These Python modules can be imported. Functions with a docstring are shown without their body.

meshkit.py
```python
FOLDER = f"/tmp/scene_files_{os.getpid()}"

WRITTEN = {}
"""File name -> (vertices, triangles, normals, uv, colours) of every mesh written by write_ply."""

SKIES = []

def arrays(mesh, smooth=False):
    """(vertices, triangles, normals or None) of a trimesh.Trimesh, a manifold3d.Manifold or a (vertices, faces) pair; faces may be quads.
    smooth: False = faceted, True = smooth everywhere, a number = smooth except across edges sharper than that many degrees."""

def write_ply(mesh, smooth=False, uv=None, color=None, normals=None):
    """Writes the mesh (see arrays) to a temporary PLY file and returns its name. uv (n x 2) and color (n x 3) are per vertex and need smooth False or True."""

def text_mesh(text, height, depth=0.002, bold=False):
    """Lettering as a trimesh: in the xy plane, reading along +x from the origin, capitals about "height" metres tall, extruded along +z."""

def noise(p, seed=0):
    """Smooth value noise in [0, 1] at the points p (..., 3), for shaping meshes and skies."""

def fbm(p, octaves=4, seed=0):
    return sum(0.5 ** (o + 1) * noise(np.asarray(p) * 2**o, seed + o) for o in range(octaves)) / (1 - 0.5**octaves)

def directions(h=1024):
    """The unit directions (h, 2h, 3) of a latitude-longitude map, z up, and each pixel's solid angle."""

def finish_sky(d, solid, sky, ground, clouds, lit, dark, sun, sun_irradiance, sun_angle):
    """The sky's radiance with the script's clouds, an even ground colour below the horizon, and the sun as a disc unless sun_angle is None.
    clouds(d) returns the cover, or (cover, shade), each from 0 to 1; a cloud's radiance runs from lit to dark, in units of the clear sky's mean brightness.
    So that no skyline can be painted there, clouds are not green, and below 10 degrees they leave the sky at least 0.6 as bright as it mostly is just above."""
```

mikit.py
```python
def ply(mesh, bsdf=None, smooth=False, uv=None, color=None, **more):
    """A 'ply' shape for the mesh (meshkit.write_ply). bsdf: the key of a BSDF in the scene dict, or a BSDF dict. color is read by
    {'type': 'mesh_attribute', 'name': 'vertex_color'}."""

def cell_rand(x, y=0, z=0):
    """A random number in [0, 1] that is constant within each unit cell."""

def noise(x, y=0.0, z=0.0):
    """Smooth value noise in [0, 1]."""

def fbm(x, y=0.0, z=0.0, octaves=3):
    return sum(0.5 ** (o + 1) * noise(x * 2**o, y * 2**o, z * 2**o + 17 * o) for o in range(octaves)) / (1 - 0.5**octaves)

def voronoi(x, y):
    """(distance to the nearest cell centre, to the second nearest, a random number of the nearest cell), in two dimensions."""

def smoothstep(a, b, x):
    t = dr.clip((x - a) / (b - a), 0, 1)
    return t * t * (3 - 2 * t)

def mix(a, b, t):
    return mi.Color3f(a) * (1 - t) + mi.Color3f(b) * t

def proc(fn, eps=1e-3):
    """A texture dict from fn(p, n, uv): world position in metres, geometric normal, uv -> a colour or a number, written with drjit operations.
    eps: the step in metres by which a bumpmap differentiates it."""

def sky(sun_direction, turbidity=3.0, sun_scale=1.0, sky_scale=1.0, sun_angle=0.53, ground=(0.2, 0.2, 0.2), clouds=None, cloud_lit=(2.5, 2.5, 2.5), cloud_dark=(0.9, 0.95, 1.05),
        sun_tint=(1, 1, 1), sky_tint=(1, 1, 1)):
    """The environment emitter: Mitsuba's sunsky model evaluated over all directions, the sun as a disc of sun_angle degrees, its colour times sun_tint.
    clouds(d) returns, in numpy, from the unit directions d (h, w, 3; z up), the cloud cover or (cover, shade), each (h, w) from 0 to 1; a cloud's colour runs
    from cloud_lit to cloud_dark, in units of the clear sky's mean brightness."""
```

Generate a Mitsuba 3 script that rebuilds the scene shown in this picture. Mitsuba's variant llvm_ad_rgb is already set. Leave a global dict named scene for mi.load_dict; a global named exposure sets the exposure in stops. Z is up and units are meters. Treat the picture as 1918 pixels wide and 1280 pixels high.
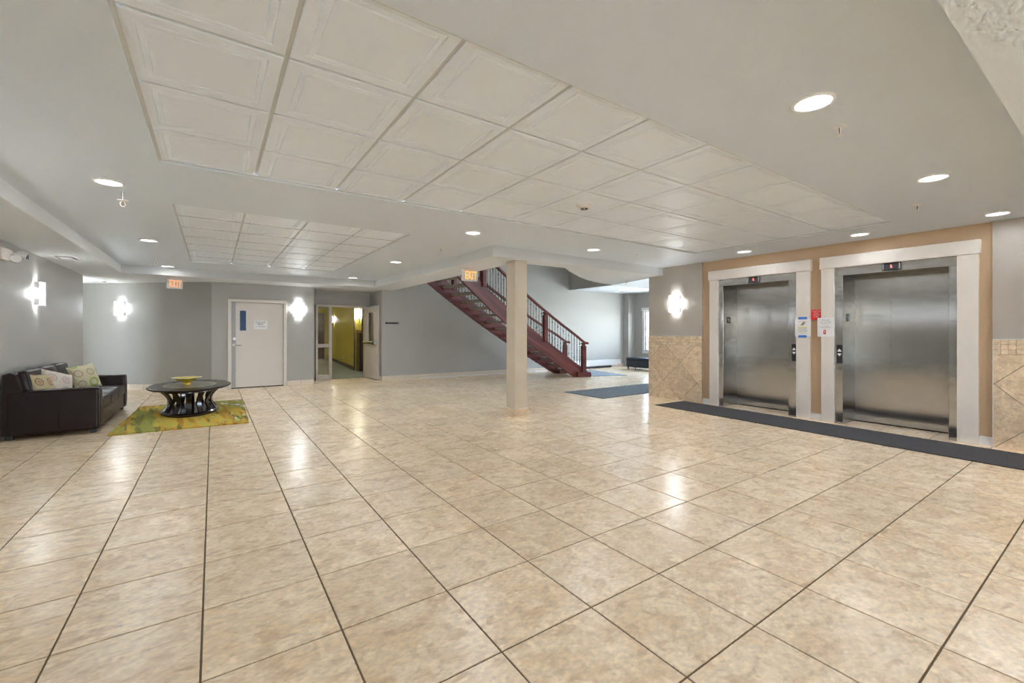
import math, random
import numpy as np, trimesh, mitsuba as mi, drjit as dr
import mikit, meshkit
from mikit import proc, noise, fbm, cell_rand, smoothstep, mix
from shapely.geometry import Polygon, Point, box as sbox
from shapely import affinity

random.seed(7)
rng = np.random.default_rng(7)
T = mi.ScalarTransform4f
scene, labels = {}, {}

# ------------------------------------------------------------------ camera, sky, exposure
EYE = 1.33
YAW = 0.60179
FPX = 815.0
scene['camera'] = {
    'type': 'perspective', 'fov_axis': 'x', 'fov': math.degrees(2 * math.atan(959.0 / FPX)),
    'principal_point_offset_y': (640.0 - 620.955) / 1280.0,
    'near_clip': 0.05, 'far_clip': 200.0,
    'to_world': T().look_at(origin=[0, 0, EYE], target=[math.sin(YAW), math.cos(YAW), EYE], up=[0, 0, 1])}
exposure = 0.66
scene['sky'] = mikit.sky([-0.45, 0.45, 0.77], turbidity=4.0, sun_scale=62.0, sun_angle=None, sky_scale=74.0, ground=(0.44, 0.44, 0.44), sun_tint=(0.76, 1.0, 1.28),
                         sky_tint=(1.20, 1.0, 0.82))
L_DOWN = np.array([0.93, 1.0, 1.13]) * 74.0
L_SCONCE = np.array([0.92, 1.0, 1.08]) * 23.0
L_HALL = np.array([1.0, 0.92, 0.72]) * 130.0

# ------------------------------------------------------------------ materials
def rgb(c):
    return {'type': 'rgb', 'value': [float(v) for v in c]}
def prin(c, rough=0.5, **k):
    return {'type': 'principled', 'base_color': c if isinstance(c, dict) else rgb(c), 'roughness': rough, **k}
def mat(name, b, two=True):
    scene[name] = {'type': 'twosided', 'bsdf': b} if two else b
    return name

FX0, FY0, FP = -0.5547, 2.0275, 0.5142          # floor tile grid

def stone(a, b, ca, cb, cc):
    big = fbm(a * 2.6, b * 2.6, 3.0, octaves=4)
    mid = fbm(a * 11.0 + big * 3.0, b * 15.0, 7.0, octaves=5)
    fine = fbm(a * 48.0, b * 70.0, 1.0, octaves=3)
    t = smoothstep(0.28, 0.72, big * 0.45 + mid * 0.55)
    col = mix(mi.Color3f(*cb), mi.Color3f(*ca), t)
    vein = smoothstep(0.50, 0.80, fbm(a * 12.0, b * 26.0 + big * 6.0, 11.0, octaves=5))
    col = mix(col, mi.Color3f(*cc), vein * 0.5)
    col = mix(col, mi.Color3f(*ca) * 1.08, smoothstep(0.58, 0.72, fbm(a * 16.0 + 5.0, b * 11.0, 19.0, octaves=4)) * 0.6)
    return col * (0.80 + 0.40 * fine)

CA, CB, CC = (0.86, 0.70, 0.50), (0.74, 0.555, 0.355), (0.47, 0.305, 0.16)
def floor_fn(p, n, uv):
    i, j = dr.floor((p.x - FX0) / FP), dr.floor((p.y - FY0) / FP)
    r1, r2, r3 = cell_rand(i, j, 1), cell_rand(i, j, 2), cell_rand(i, j, 3)
    flip = dr.select(r3 > 0.5, 1.0, -1.0)
    c = stone(p.x * flip + r1 * 40.0, p.y + r2 * 40.0, CA, CB, CC)
    return c * (0.93 + 0.13 * r3)
def walltile_fn(p, n, uv):
    i, j = dr.floor(uv.x), dr.floor(uv.y)
    r1, r2 = cell_rand(i, j, 5), cell_rand(i, j, 6)
    return stone(p.y + p.x + r1 * 30.0, p.z + r2 * 30.0, (0.85, 0.68, 0.48), (0.72, 0.54, 0.36), (0.52, 0.37, 0.23)) * (0.88 + 0.24 * r1)
def rug_fn(p, n, uv):
    x, y = p.x + (p.y - 8.7) * 0.10, p.y
    w = fbm(x * 3.5, y * 0.9, 2.0, octaves=4)
    base = mix(mi.Color3f(0.50, 0.33, 0.035), mi.Color3f(0.36, 0.19, 0.03), smoothstep(0.38, 0.64, fbm(x * 15.0, y * 1.5, 5.0, octaves=4)))
    base = mix(base, mi.Color3f(0.52, 0.40, 0.07), smoothstep(0.50, 0.66, fbm(x * 9.0 + 4.0, y * 1.8, 12.0, octaves=4)) * 0.8)
    base = mix(base, mi.Color3f(0.24, 0.24, 0.05), smoothstep(0.54, 0.64, w))
    base = mix(base, mi.Color3f(0.13, 0.12, 0.025), smoothstep(0.60, 0.68, fbm(x * 14.0 + 9.0, y * 1.4, 8.0, octaves=4)) * 0.9)
    far = smoothstep(0.10, 0.50, x + (y - 8.9) * 0.42 + 0.6 * (w - 0.5))
    base = mix(base, mi.Color3f(0.27, 0.25, 0.065), far * 0.85)
    base = mix(base, mi.Color3f(0.36, 0.41, 0.09), smoothstep(0.63, 0.69, fbm(x * 13.0, y * 3.0, 31.0, octaves=4)) * 0.85)
    chip = smoothstep(0.69, 0.72, fbm(x * 15.0 + 3.0, y * 4.0, 21.0, octaves=3)) * smoothstep(-0.4, 0.0, x)
    return mix(base, mi.Color3f(0.66, 0.63, 0.50), chip * 0.9) * (0.8 + 0.4 * noise(x * 260.0, y * 260.0))
def rings_fn(c0, c1, c2, c3):
    def fn(p, n, uv):
        u, v = uv.x * 2.3, uv.y * 2.3
        i, j = dr.floor(u), dr.floor(v)
        r = cell_rand(i, j, 3)
        d = dr.sqrt(dr.square(u - i - 0.5) + dr.square(v - j - 0.5))
        col = mix(mi.Color3f(*c0), mi.Color3f(*c1), smoothstep(0.45, 0.55, r) * smoothstep(0.45, 0.42, d))
        col = mix(col, mi.Color3f(*c2), smoothstep(0.34, 0.32, d) * smoothstep(0.5, 0.45, r))
        col = mix(col, mi.Color3f(*c0), smoothstep(0.26, 0.24, d))
        col = mix(col, mi.Color3f(*c3), smoothstep(0.20, 0.18, d))
        return col * (0.85 + 0.3 * noise(u * 60.0, v * 60.0))
    return fn
def carpet_fn(p, n, uv):
    return mi.Color3f(0.145, 0.155, 0.115) * (0.7 + 0.6 * fbm(p.x * 40.0, p.y * 40.0, 0.0, octaves=3))
def mat_fn(p, n, uv):
    return mi.Color3f(0.052, 0.049, 0.050) * (0.65 + 0.7 * fbm(p.x * 120.0, p.y * 120.0, 0.0, octaves=2))
def mat_blue_fn(p, n, uv):
    return mi.Color3f(0.125, 0.138, 0.145) * (0.6 + 0.8 * fbm(p.x * 90.0, p.y * 90.0, 0.0, octaves=2))
def wood_fn(p, n, uv):
    g = fbm(p.x * 3.0 + p.z * 4.0, p.z * 14.0 + p.x * 8.0, p.y * 6.0, octaves=4)
    return mix(mi.Color3f(0.078, 0.0165, 0.014), mi.Color3f(0.145, 0.033, 0.026), smoothstep(0.3, 0.7, g))
def wallpaper_fn(p, n, uv):
    return fbm((p.x + p.y) * 150.0, p.z * 110.0, 0.0, octaves=2) * 0.0010
def popcorn_fn(p, n, uv):
    return fbm(p.x * 95.0, p.y * 95.0, p.z * 95.0, octaves=2) * 0.010
def leather_fn(p, n, uv):
    return fbm(p.x * 9.0, p.y * 9.0, p.z * 9.0, octaves=3) * 0.004

mat('m_floor', prin(proc(floor_fn), 0.255, specular=0.75))
mat('m_walltile', prin(proc(walltile_fn), 0.38, specular=0.5))
mat('m_grout', prin((0.12, 0.085, 0.05), 0.9))
mat('m_groutwall', prin((0.24, 0.18, 0.12), 0.9))
mat('m_ceil', prin((0.67, 0.725, 0.77), 0.55))
mat('m_pop', {'type': 'bumpmap', 'arbitrary': proc(popcorn_fn, 2e-3), 'scale': 1.0, 'bsdf': prin((0.68, 0.695, 0.695), 0.85)})
mat('m_panel', prin((0.83, 0.885, 0.935), 0.46, specular=0.4))
mat('m_grid', prin((0.60, 0.60, 0.57), 0.45))
mat('m_griddark', prin((0.50, 0.505, 0.50), 0.5))
mat('m_cream', prin((0.66, 0.62, 0.48), 0.5))
mat('m_wall', {'type': 'bumpmap', 'arbitrary': proc(wallpaper_fn, 1e-3), 'scale': 1.0, 'bsdf': prin((0.365, 0.352, 0.322), 0.55)})
mat('m_taupe', {'type': 'bumpmap', 'arbitrary': proc(wallpaper_fn, 1e-3), 'scale': 1.0, 'bsdf': prin((0.435, 0.39, 0.335), 0.55)})
mat('m_brown', {'type': 'bumpmap', 'arbitrary': proc(wallpaper_fn, 1e-3), 'scale': 1.0, 'bsdf': prin((0.49, 0.34, 0.21), 0.6)})
mat('m_white', prin((0.80, 0.79, 0.77), 0.4))
mat('m_casing', prin((0.78, 0.725, 0.665), 0.5))
mat('m_door', prin((0.66, 0.61, 0.555), 0.45))
mat('m_doorframe', prin((0.68, 0.63, 0.575), 0.45))
mat('m_tan', prin((0.56, 0.50, 0.44), 0.45))
mat('m_column', prin((0.60, 0.52, 0.41), 0.55))
scene['m_steel'] = {'type': 'twosided', 'bsdf': {'type': 'roughconductor', 'material': 'none', 'distribution': 'beckmann', 'alpha_u': 0.26, 'alpha_v': 0.016, 'specular_reflectance': rgb((0.40, 0.39, 0.37))}}
scene['m_chrome'] = {'type': 'twosided', 'bsdf': {'type': 'roughconductor', 'material': 'none', 'alpha': 0.18, 'specular_reflectance': rgb((0.68, 0.68, 0.68))}}
mat('m_greymetal', prin((0.36, 0.355, 0.36), 0.5))
mat('m_black', prin((0.012, 0.012, 0.013), 0.35))
mat('m_darkmetal', prin((0.012, 0.012, 0.014), 0.4))
mat('m_wood', prin(proc(wood_fn), 0.42, specular=0.35))
mat('m_tread', prin((0.20, 0.175, 0.15), 0.7))
mat('m_leather', {'type': 'bumpmap', 'arbitrary': proc(leather_fn, 4e-3), 'scale': 1.0, 'bsdf': prin((0.013, 0.0065, 0.0055), 0.32, specular=0.22)})
mat('m_tablewood', prin((0.010, 0.007, 0.007), 0.16, specular=0.6))
mat('m_inlay', prin((0.13, 0.12, 0.085), 0.12, specular=0.6))
mat('m_bowl', prin((0.78, 0.56, 0.06), 0.3))
mat('m_bowlrim', prin((0.80, 0.78, 0.62), 0.35))
mat('m_rug', prin(proc(rug_fn), 0.95))
mat('m_pillow1', prin(proc(rings_fn((0.42, 0.34, 0.20), (0.25, 0.17, 0.09), (0.17, 0.11, 0.07), (0.35, 0.18, 0.10))), 0.9))
mat('m_pillow2', prin(proc(rings_fn((0.62, 0.56, 0.48), (0.50, 0.40, 0.36), (0.43, 0.33, 0.31), (0.56, 0.42, 0.38))), 0.9))
mat('m_pillow3', prin(proc(rings_fn((0.60, 0.54, 0.36), (0.26, 0.33, 0.07), (0.38, 0.24, 0.12), (0.52, 0.47, 0.36))), 0.9))
mat('m_carpet', prin(proc(carpet_fn), 0.95))
mat('m_mat', prin(proc(mat_fn), 0.95))
mat('m_matblue', prin(proc(mat_blue_fn), 0.95))
mat('m_matpale', prin((0.30, 0.33, 0.35), 0.9))
mat('m_skirt', prin((0.72, 0.62, 0.50), 0.45))
mat('m_olive', prin((0.52, 0.43, 0.09), 0.42))
mat('m_darkwood', prin((0.045, 0.026, 0.020), 0.35))
mat('m_orangewood', prin((0.30, 0.15, 0.06), 0.35))
mat('m_blueglass', prin((0.035, 0.07, 0.145), 0.4, specular=0.2))
mat('m_navy', prin((0.016, 0.022, 0.033), 0.5))
mat('m_paper', prin((0.84, 0.84, 0.85), 0.6))
mat('m_ink', prin((0.25, 0.25, 0.27), 0.7))
mat('m_red', prin((0.62, 0.02, 0.02), 0.4))
mat('m_redfaded', prin((0.42, 0.06, 0.06), 0.5))
mat('m_yellow', prin((0.62, 0.52, 0.10), 0.6))
mat('m_leafgreen', prin((0.20, 0.18, 0.07), 0.6))
mat('m_bluetape', prin((0.03, 0.14, 0.48), 0.5))
mat('m_copper', prin((0.22, 0.07, 0.02), 0.4))
scene['m_glass'] = {'type': 'thindielectric', 'int_ior': 1.5}
mat('m_hedge', prin((0.06, 0.10, 0.035), 0.9))
mat('m_pave', prin((0.36, 0.37, 0.40), 0.9))
mat('m_lens', prin((0.9, 0.9, 0.9), 0.5))
mat('m_glassroof', prin((0.20, 0.19, 0.17), 0.6))

# ------------------------------------------------------------------ helpers
used = {}
def num(key):
    n = used.get(key, -1) + 1
    used[key] = n
    return key if n == 0 else f'{key}_{n:03d}'
def tag(key, label=None, cat=None, group=None, kind=None):
    d = {}
    if label: d['label'] = label
    if cat: d['category'] = cat
    if group: d['group'] = group
    if kind: d['kind'] = kind
    labels[key] = d
def thing(name, label, cat, group=None):
    k = num(name)
    tag(k, label, cat, group)
    return k
def put(key, mesh, m, smooth=False, **more):
    scene[key] = mikit.ply(mesh, m, smooth, **more)
    return key
def part(parent, name, mesh, m, smooth=False, label=None, kind=None, **more):
    k = num(parent + '__' + name)
    put(k, mesh, m, smooth, **more)
    if label or kind: tag(k, label, None, None, kind)
    return k
def one(name, mesh, m, label, cat, group=None, smooth=False, **more):
    k = num(name)
    put(k, mesh, m, smooth, **more)
    tag(k, label, cat, group)
    return k
def struct(name, mesh, m, label, smooth=False, cat=None, **more):
    k = num(name)
    put(k, mesh, m, smooth, **more)
    tag(k, label, cat or name.split('_')[0], None, 'structure')
    return k
def cat(*ms):
    return trimesh.util.concatenate([m for m in ms])
def B(x0, x1, y0, y1, z0, z1):
    m = trimesh.creation.box((abs(x1 - x0), abs(y1 - y0), abs(z1 - z0)))
    m.apply_translation(((x0 + x1) / 2, (y0 + y1) / 2, (z0 + z1) / 2))
    return m
def RB(x0, x1, y0, y1, z0, z1, r=0.01, n=1):
    """box with rounded (chamfered) edges"""
    c, e = np.array([(x0 + x1) / 2, (y0 + y1) / 2, (z0 + z1) / 2]), np.array([abs(x1 - x0), abs(y1 - y0), abs(z1 - z0)]) / 2
    r = min(r, *(e * 0.999))
    if n <= 1:
        pts = [np.array([sx, sy, sz]) * (e - r * np.array(k)) for sx in (-1, 1) for sy in (-1, 1) for sz in (-1, 1) for k in ((0, 1, 1), (1, 0, 1), (1, 1, 0))]
    else:
        s = trimesh.creation.uv_sphere(r, count=[2 * n + 1, 4 * n]).vertices
        pts = [p + np.array([sx, sy, sz]) * (e - r) for sx in (-1, 1) for sy in (-1, 1) for sz in (-1, 1) for p in s]
    m = trimesh.Trimesh(np.array(pts)).convex_hull
    m.apply_translation(c)
    return m
def rot(m, ang, at=(0, 0, 0), axis=(0, 0, 1)):
    m = m.copy()
    m.apply_transform(trimesh.transformations.rotation_matrix(ang, axis, at))
    return m
def mv(m, x=0, y=0, z=0):
    m = m.copy(); m.apply_translation((x, y, z)); return m
def ext(poly, z0, z1):
    gs = getattr(poly, 'geoms', [poly])
    m = cat(*[trimesh.creation.extrude_polygon(g, z1 - z0, engine='earcut') for g in gs])
    m.apply_translation((0, 0, z0))
    return m
def cyl(p, q, r, n=12):
    return trimesh.creation.cylinder(r, segment=[p, q], sections=n)
def lathe(prof, n=32):
    m = trimesh.creation.revolve(np.array(prof, float), sections=n)
    return m
def wallbox(a, b, th, z0, z1, side=1):
    """vertical slab from a to b in plan, thickness th to the left (side=1) of a->b"""
    a, b = np.array(a, float), np.array(b, float)
    d = (b - a) / np.linalg.norm(b - a)
    n = np.array([-d[1], d[0]]) * th * side
    return ext(Polygon([a, b, b + n, a + n]).buffer(0), z0, z1)
def sweep(pts, w, h):
    """rectangular section swept on a polyline (section: w sideways, h upwards)"""
    pts = np.array(pts, float)
    t = np.gradient(pts, axis=0); t /= np.linalg.norm(t, axis=1, keepdims=True)
    s = np.cross(t, [0, 0, 1.0]); s /= np.linalg.norm(s, axis=1, keepdims=True)
    u = np.array([0, 0, 1.0])
    ring = [(-1, -1), (1, -1), (1, 1), (-1, 1)]
    v = np.concatenate([[p + a * s[i] * w / 2 + b * u * h / 2 for a, b in ring] for i, p in enumerate(pts)])
    f, n = [], len(pts)
    for i in range(n - 1):
        for k in range(4):
            a, b = i * 4 + k, i * 4 + (k + 1) % 4
            f += [[a, b, b + 4], [a, b + 4, a + 4]]
    f += [[0, 2, 1], [0, 3, 2], [4 * n - 4, 4 * n - 3, 4 * n - 2], [4 * n - 4, 4 * n - 2, 4 * n - 1]]
    m = trimesh.Trimesh(v, f, process=False); m.fix_normals()
    return m
def frame_to(m, o, ex, ey, ez):
    """local axes -> world"""
    M = np.eye(4); M[:3, 0], M[:3, 1], M[:3, 2], M[:3, 3] = ex, ey, ez, o
    m = m.copy(); m.apply_transform(M); return m
def text_on(txt, h, o, ex, ez, depth=0.002, center=True, bold=False, fit=None):
    """lettering: reads along ex, up is ey, extruded along ez (outwards)"""
    m = meshkit.text_mesh(txt, h, depth, bold)
    if center:
        b = m.bounds
        m.apply_translation((-(b[0, 0] + b[1, 0]) / 2, -(b[0, 1] + b[1, 1]) / 2, 0))
    if fit:
        w = m.bounds[1, 0] - m.bounds[0, 0]
        m.apply_scale((fit / w, 1, 1))
    ex, ez = np.array(ex, float), np.array(ez, float)
    return frame_to(m, o, ex, np.cross(ez, ex), ez)
def quad(plane, at, p, q, u, v):
    c = [(p, u), (q, u), (q, v), (p, v)]
    pts = [(at, a, b) for a, b in c] if plane in 'xw' else [(a, at, b) for a, b in c]
    return trimesh.Trimesh(np.array(pts), [[0, 1, 2], [0, 2, 3]], process=False)
def emit(rgbv):
    return {'emitter': {'type': 'area', 'radiance': rgb(rgbv)}}
def uvbox(m, ax=(1, 2), s=1.0):
    return np.array(m.vertices)[:, list(ax)] * s

HC, HS = 2.60, 2.445
YSW = lambda x: 11.68 - 0.053 * (x - 3.75)       # the wall behind the stairs
WOB = 7.41                                        # wainscot wall plane

# ------------------------------------------------------------------ floor
room = Polygon([(-2.12, -5.0), (WOB, -5.0), (WOB, 5.8), (13.17, 5.8), (13.17, 11.2), (3.78, 11.70), (3.74, 12.78), (2.1, 12.78), (2.1, 11.92), (-0.05, 11.94), (-2.6, 14.2), (-2.9, 14.2), (-2.9, 11.85), (-2.12, 11.85)])
floor_key = struct('floor', ext(room.buffer(0.12, join_style=2).union(sbox(7.3, 1.2, 7.95, 2.6)).union(sbox(7.3, 3.0, 7.95, 4.4)), -0.10, -0.0045), 'm_grout', 'floor of square beige stone tiles with brown grout')
def tile_mesh(x0, x1, y0, y1):
    g, c = 0.0040, 0.0016
    x0, x1, y0, y1 = x0 + g, x1 - g, y0 + g, y1 - g
    o = [(x0, y0), (x1, y0), (x1, y1), (x0, y1)]
    i = [(x0 + c, y0 + c), (x1 - c, y0 + c), (x1 - c, y1 - c), (x0 + c, y1 - c)]
    v = [(*p, -0.006) for p in o] + [(*p, -c) for p in o] + [(*p, 0.0) for p in i]
    f = []
    for a in (0, 4):
        for k in range(4):
            f.append([a + k, a + (k + 1) % 4, a + 4 + (k + 1) % 4, a + 4 + k])
    f.append([8, 9, 10, 11])
    f = np.array(f)
    return trimesh.Trimesh(np.array(v), np.vstack([f[:, [0, 1, 2]], f[:, [0, 2, 3]]]), process=False)
tiles, rest = [], []
grown = room.buffer(0.02).union(sbox(7.3, 1.3, 7.92, 2.5)).union(sbox(7.3, 3.1, 7.92, 4.3))
fw = np.array([math.sin(YAW), math.cos(YAW)])
for i in range(-6, 29):
    for j in range(-15, 25):
        x0, y0 = FX0 + i * FP, FY0 + j * FP
        sq = sbox(x0, y0, x0 + FP, y0 + FP)
        if not sq.intersects(grown): continue
        inter = sq.intersection(grown)
        if inter.area < 0.002: continue
        bx = inter.bounds if inter.area > 0.98 * (inter.bounds[2] - inter.bounds[0]) * (inter.bounds[3] - inter.bounds[1]) else sq.bounds
        c = np.array([x0 + FP / 2, y0 + FP / 2])
        d = c @ fw
        lat = (c[0] * fw[1] - c[1] * fw[0]) / max(d, 0.01)
        vis = d > 1.35 and abs(lat) < 1.30 and (c[0] < 7.45)
        (tiles if vis else rest).append((d, (bx[0], bx[2], bx[1], bx[3])))
tiles.sort(key=lambda t: t[0])
rest += tiles[300:]
for d, b in tiles[:300]:
    part(floor_key, 'tile', tile_mesh(*b), 'm_floor')
part(floor_key, 'far_tiles', cat(*[tile_mesh(*b) for d, b in rest]), 'm_floor', kind='stuff', label='beige floor tiles farther away')
struct('floor_hallway', B(1.9, 5.4, 12.78, 26.2, -0.10, 0.004), 'm_carpet', 'grey green carpet floor of the hallway')

# ------------------------------------------------------------------ ceiling, soffit
tray = Polygon([(-1.45, 0.396), (7.60, 0.396), (7.60, 5.46), (3.40, 5.46), (3.36, 11.03), (-1.45, 11.03)])
holes = [(-0.338, 6.53, 1.675, 4.18), (-0.345, 2.14, 5.48, 9.85)]
board = tray.buffer(0.25, join_style=2)
for h in holes: board = board.difference(sbox(h[0], h[2], h[1], h[3]))
ceil_key = struct('ceiling', ext(board, HC, HC + 0.016), 'm_ceil', 'beige painted tray ceiling with two recessed panel fields')
for h in holes: put(num(ceil_key + '__backing'), B(h[0] - 0.2, h[1] + 0.2, h[2] - 0.2, h[3] + 0.2, HC + 0.075, HC + 0.12), 'm_grid')
def panel_mesh(w):
    prof = [(0.0, 0.018), (0.0, 0.004), (0.005, 0.0), (0.056, 0.0), (0.061, 0.006), (0.067, 0.0), (0.086, 0.0), (0.091, 0.006), (0.097, 0.0)]
    v, f = [], []
    for ins, z in prof:
        a = w / 2 - ins
        v += [(-a, -a, z), (a, -a, z), (a, a, z), (-a, a, z)]
    for r in range(len(prof) - 1):
        for k in range(4):
            p, q = r * 4 + k, r * 4 + (k + 1) % 4
            f.append([p, p + 4, q + 4, q])
    n = 4 * len(prof)
    f.append([n - 4, n - 1, n - 2, n - 3])
    f = np.array(f)
    m = trimesh.Trimesh(np.array(v), np.vstack([f[:, [0, 1, 2]], f[:, [0, 2, 3]]]), process=False)
    return m
PP = 0.632
pan = mikit.ply(panel_mesh(PP - 0.022), 'm_panel')
for (x0, x1, y0, y1), (nx, ny, sx, sy, py) in zip(holes, [(11, 4, -0.345, 1.66, 0.632), (4, 7, -0.345, 5.44, 0.632)]):
    for a in range(nx):
        for b in range(ny):
            k = num(ceil_key + '__panel')
            scene[k] = {**pan, 'to_world': T().translate([sx + (a + 0.5) * PP, sy + (b + 0.5) * py, HC + 0.0185])}
    for a in range(1, nx):
        part(ceil_key, 'grid_bar', B(sx + a * PP - 0.012, sx + a * PP + 0.012, y0 - 0.05, y1 + 0.05, HC + 0.030, HC + 0.05), 'm_grid')
    for b in range(1, ny):
        zb = HC + (0.0165 if nx == 4 else 0.031)
        part(ceil_key, 'grid_bar', B(x0 - 0.05, x1 + 0.05, sy + b * py - (0.009 if nx == 4 else 0.012), sy + b * py + (0.009 if nx == 4 else 0.012), zb, HC + 0.05), 'm_griddark' if nx == 4 else 'm_grid')
    fr = sbox(x0 - 0.002, y0 - 0.002, x1 + 0.002, y1 + 0.002).difference(sbox(x0 + 0.022, y0 + 0.022, x1 - 0.022, y1 - 0.022))
    part(ceil_key, 'edge_trim', ext(fr, HC + 0.013, HC + 0.0165), 'm_grid', label='thin cream edge strip')

curve = [(5.12, 5.79), (5.50, 6.10), (5.95, 6.41), (6.30, 6.64), (6.70, 6.86), (7.05, 7.03), (7.35, 7.13), (7.62, 7.20), (7.80, 7.22), (7.88, 7.16), (7.86, 7.00)]
soff = Polygon([(-3.2, -5.3), (7.9, -5.3), (7.9, 5.80), (7.52, 5.84)] + curve[::-1] + [(4.06, 5.79), (4.06, 11.85), (3.95, 13.0), (2.0, 13.0), (2.0, 12.4), (-0.05, 12.2), (-2.6, 14.6), (-3.2, 14.6)]).difference(tray)
struct('ceiling_soffit', ext(soff, HS, HC + 0.30), 'm_pop', 'lower textured white ceiling band around the tray', cat='ceiling')

# ------------------------------------------------------------------ walls
def xz_wall(poly, y0, y1):
    m = ext(poly, 0, y1 - y0)
    v = np.array(m.vertices)
    m2 = trimesh.Trimesh(np.stack([v[:, 0], y0 + v[:, 2], v[:, 1]], 1), m.faces[:, ::-1], process=False)
    return m2
def yz_wall(poly, x0, x1):
    m = ext(poly, 0, x1 - x0)
    v = np.array(m.vertices)
    return trimesh.Trimesh(np.stack([x0 + v[:, 2], v[:, 0], v[:, 1]], 1), m.faces, process=False)
struct('wall_left', B(-2.42, -2.12, -5.0, 11.87, 0, 2.60), 'm_wall', 'grey wall on the left behind the leather sofa')
struct('wall_alcove', wallbox((-0.03, 11.92), (-2.9, 14.30), 0.2, 0, 2.60, -1), 'm_wall', 'angled grey wall behind the sofa corner')
struct('wall_alcove_side', B(-3.1, -2.9, 11.6, 14.5, 0, 2.6), 'm_wall', 'grey side wall of the corner behind the sofa')
dw = sbox(-0.03, 0, 2.10, 2.6).difference(sbox(0.335, -0.1, 1.425, 2.02))
struct('wall_back', cat(xz_wall(dw, 11.92, 12.06), B(2.0, 2.10, 12.06, 12.85, 0, 2.6)), 'm_wall', 'grey wall around the beige door')
hw = sbox(2.05, 0, 3.85, 2.6).difference(sbox(2.27, -0.1, 3.63, 2.06))
struct('wall_recess', xz_wall(hw, 12.75, 12.87), 'm_wall', 'grey brown wall above the hallway opening')
struct('wall_recess_side', wallbox((3.76, 11.70), (3.74, 12.80), 0.15, 0, 2.6, -1), 'm_wall', 'short grey wall beside the open hallway door')
struct('wall_stairs', wallbox((3.755, YSW(3.755)), (13.4, YSW(13.4)), 0.25, 0, 5.3), 'm_wall', 'tall grey wall behind the staircase')
struct('wall_elevator', B(7.453, 7.56, 1.0, 4.625, 2.252, 2.62), 'm_brown', 'brown wall above the two elevators')
struct('wall_elevator_left', B(7.453, 7.56, 4.304, 4.625, 0, 2.252), 'm_brown', 'narrow brown wall left of the left elevator')
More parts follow.
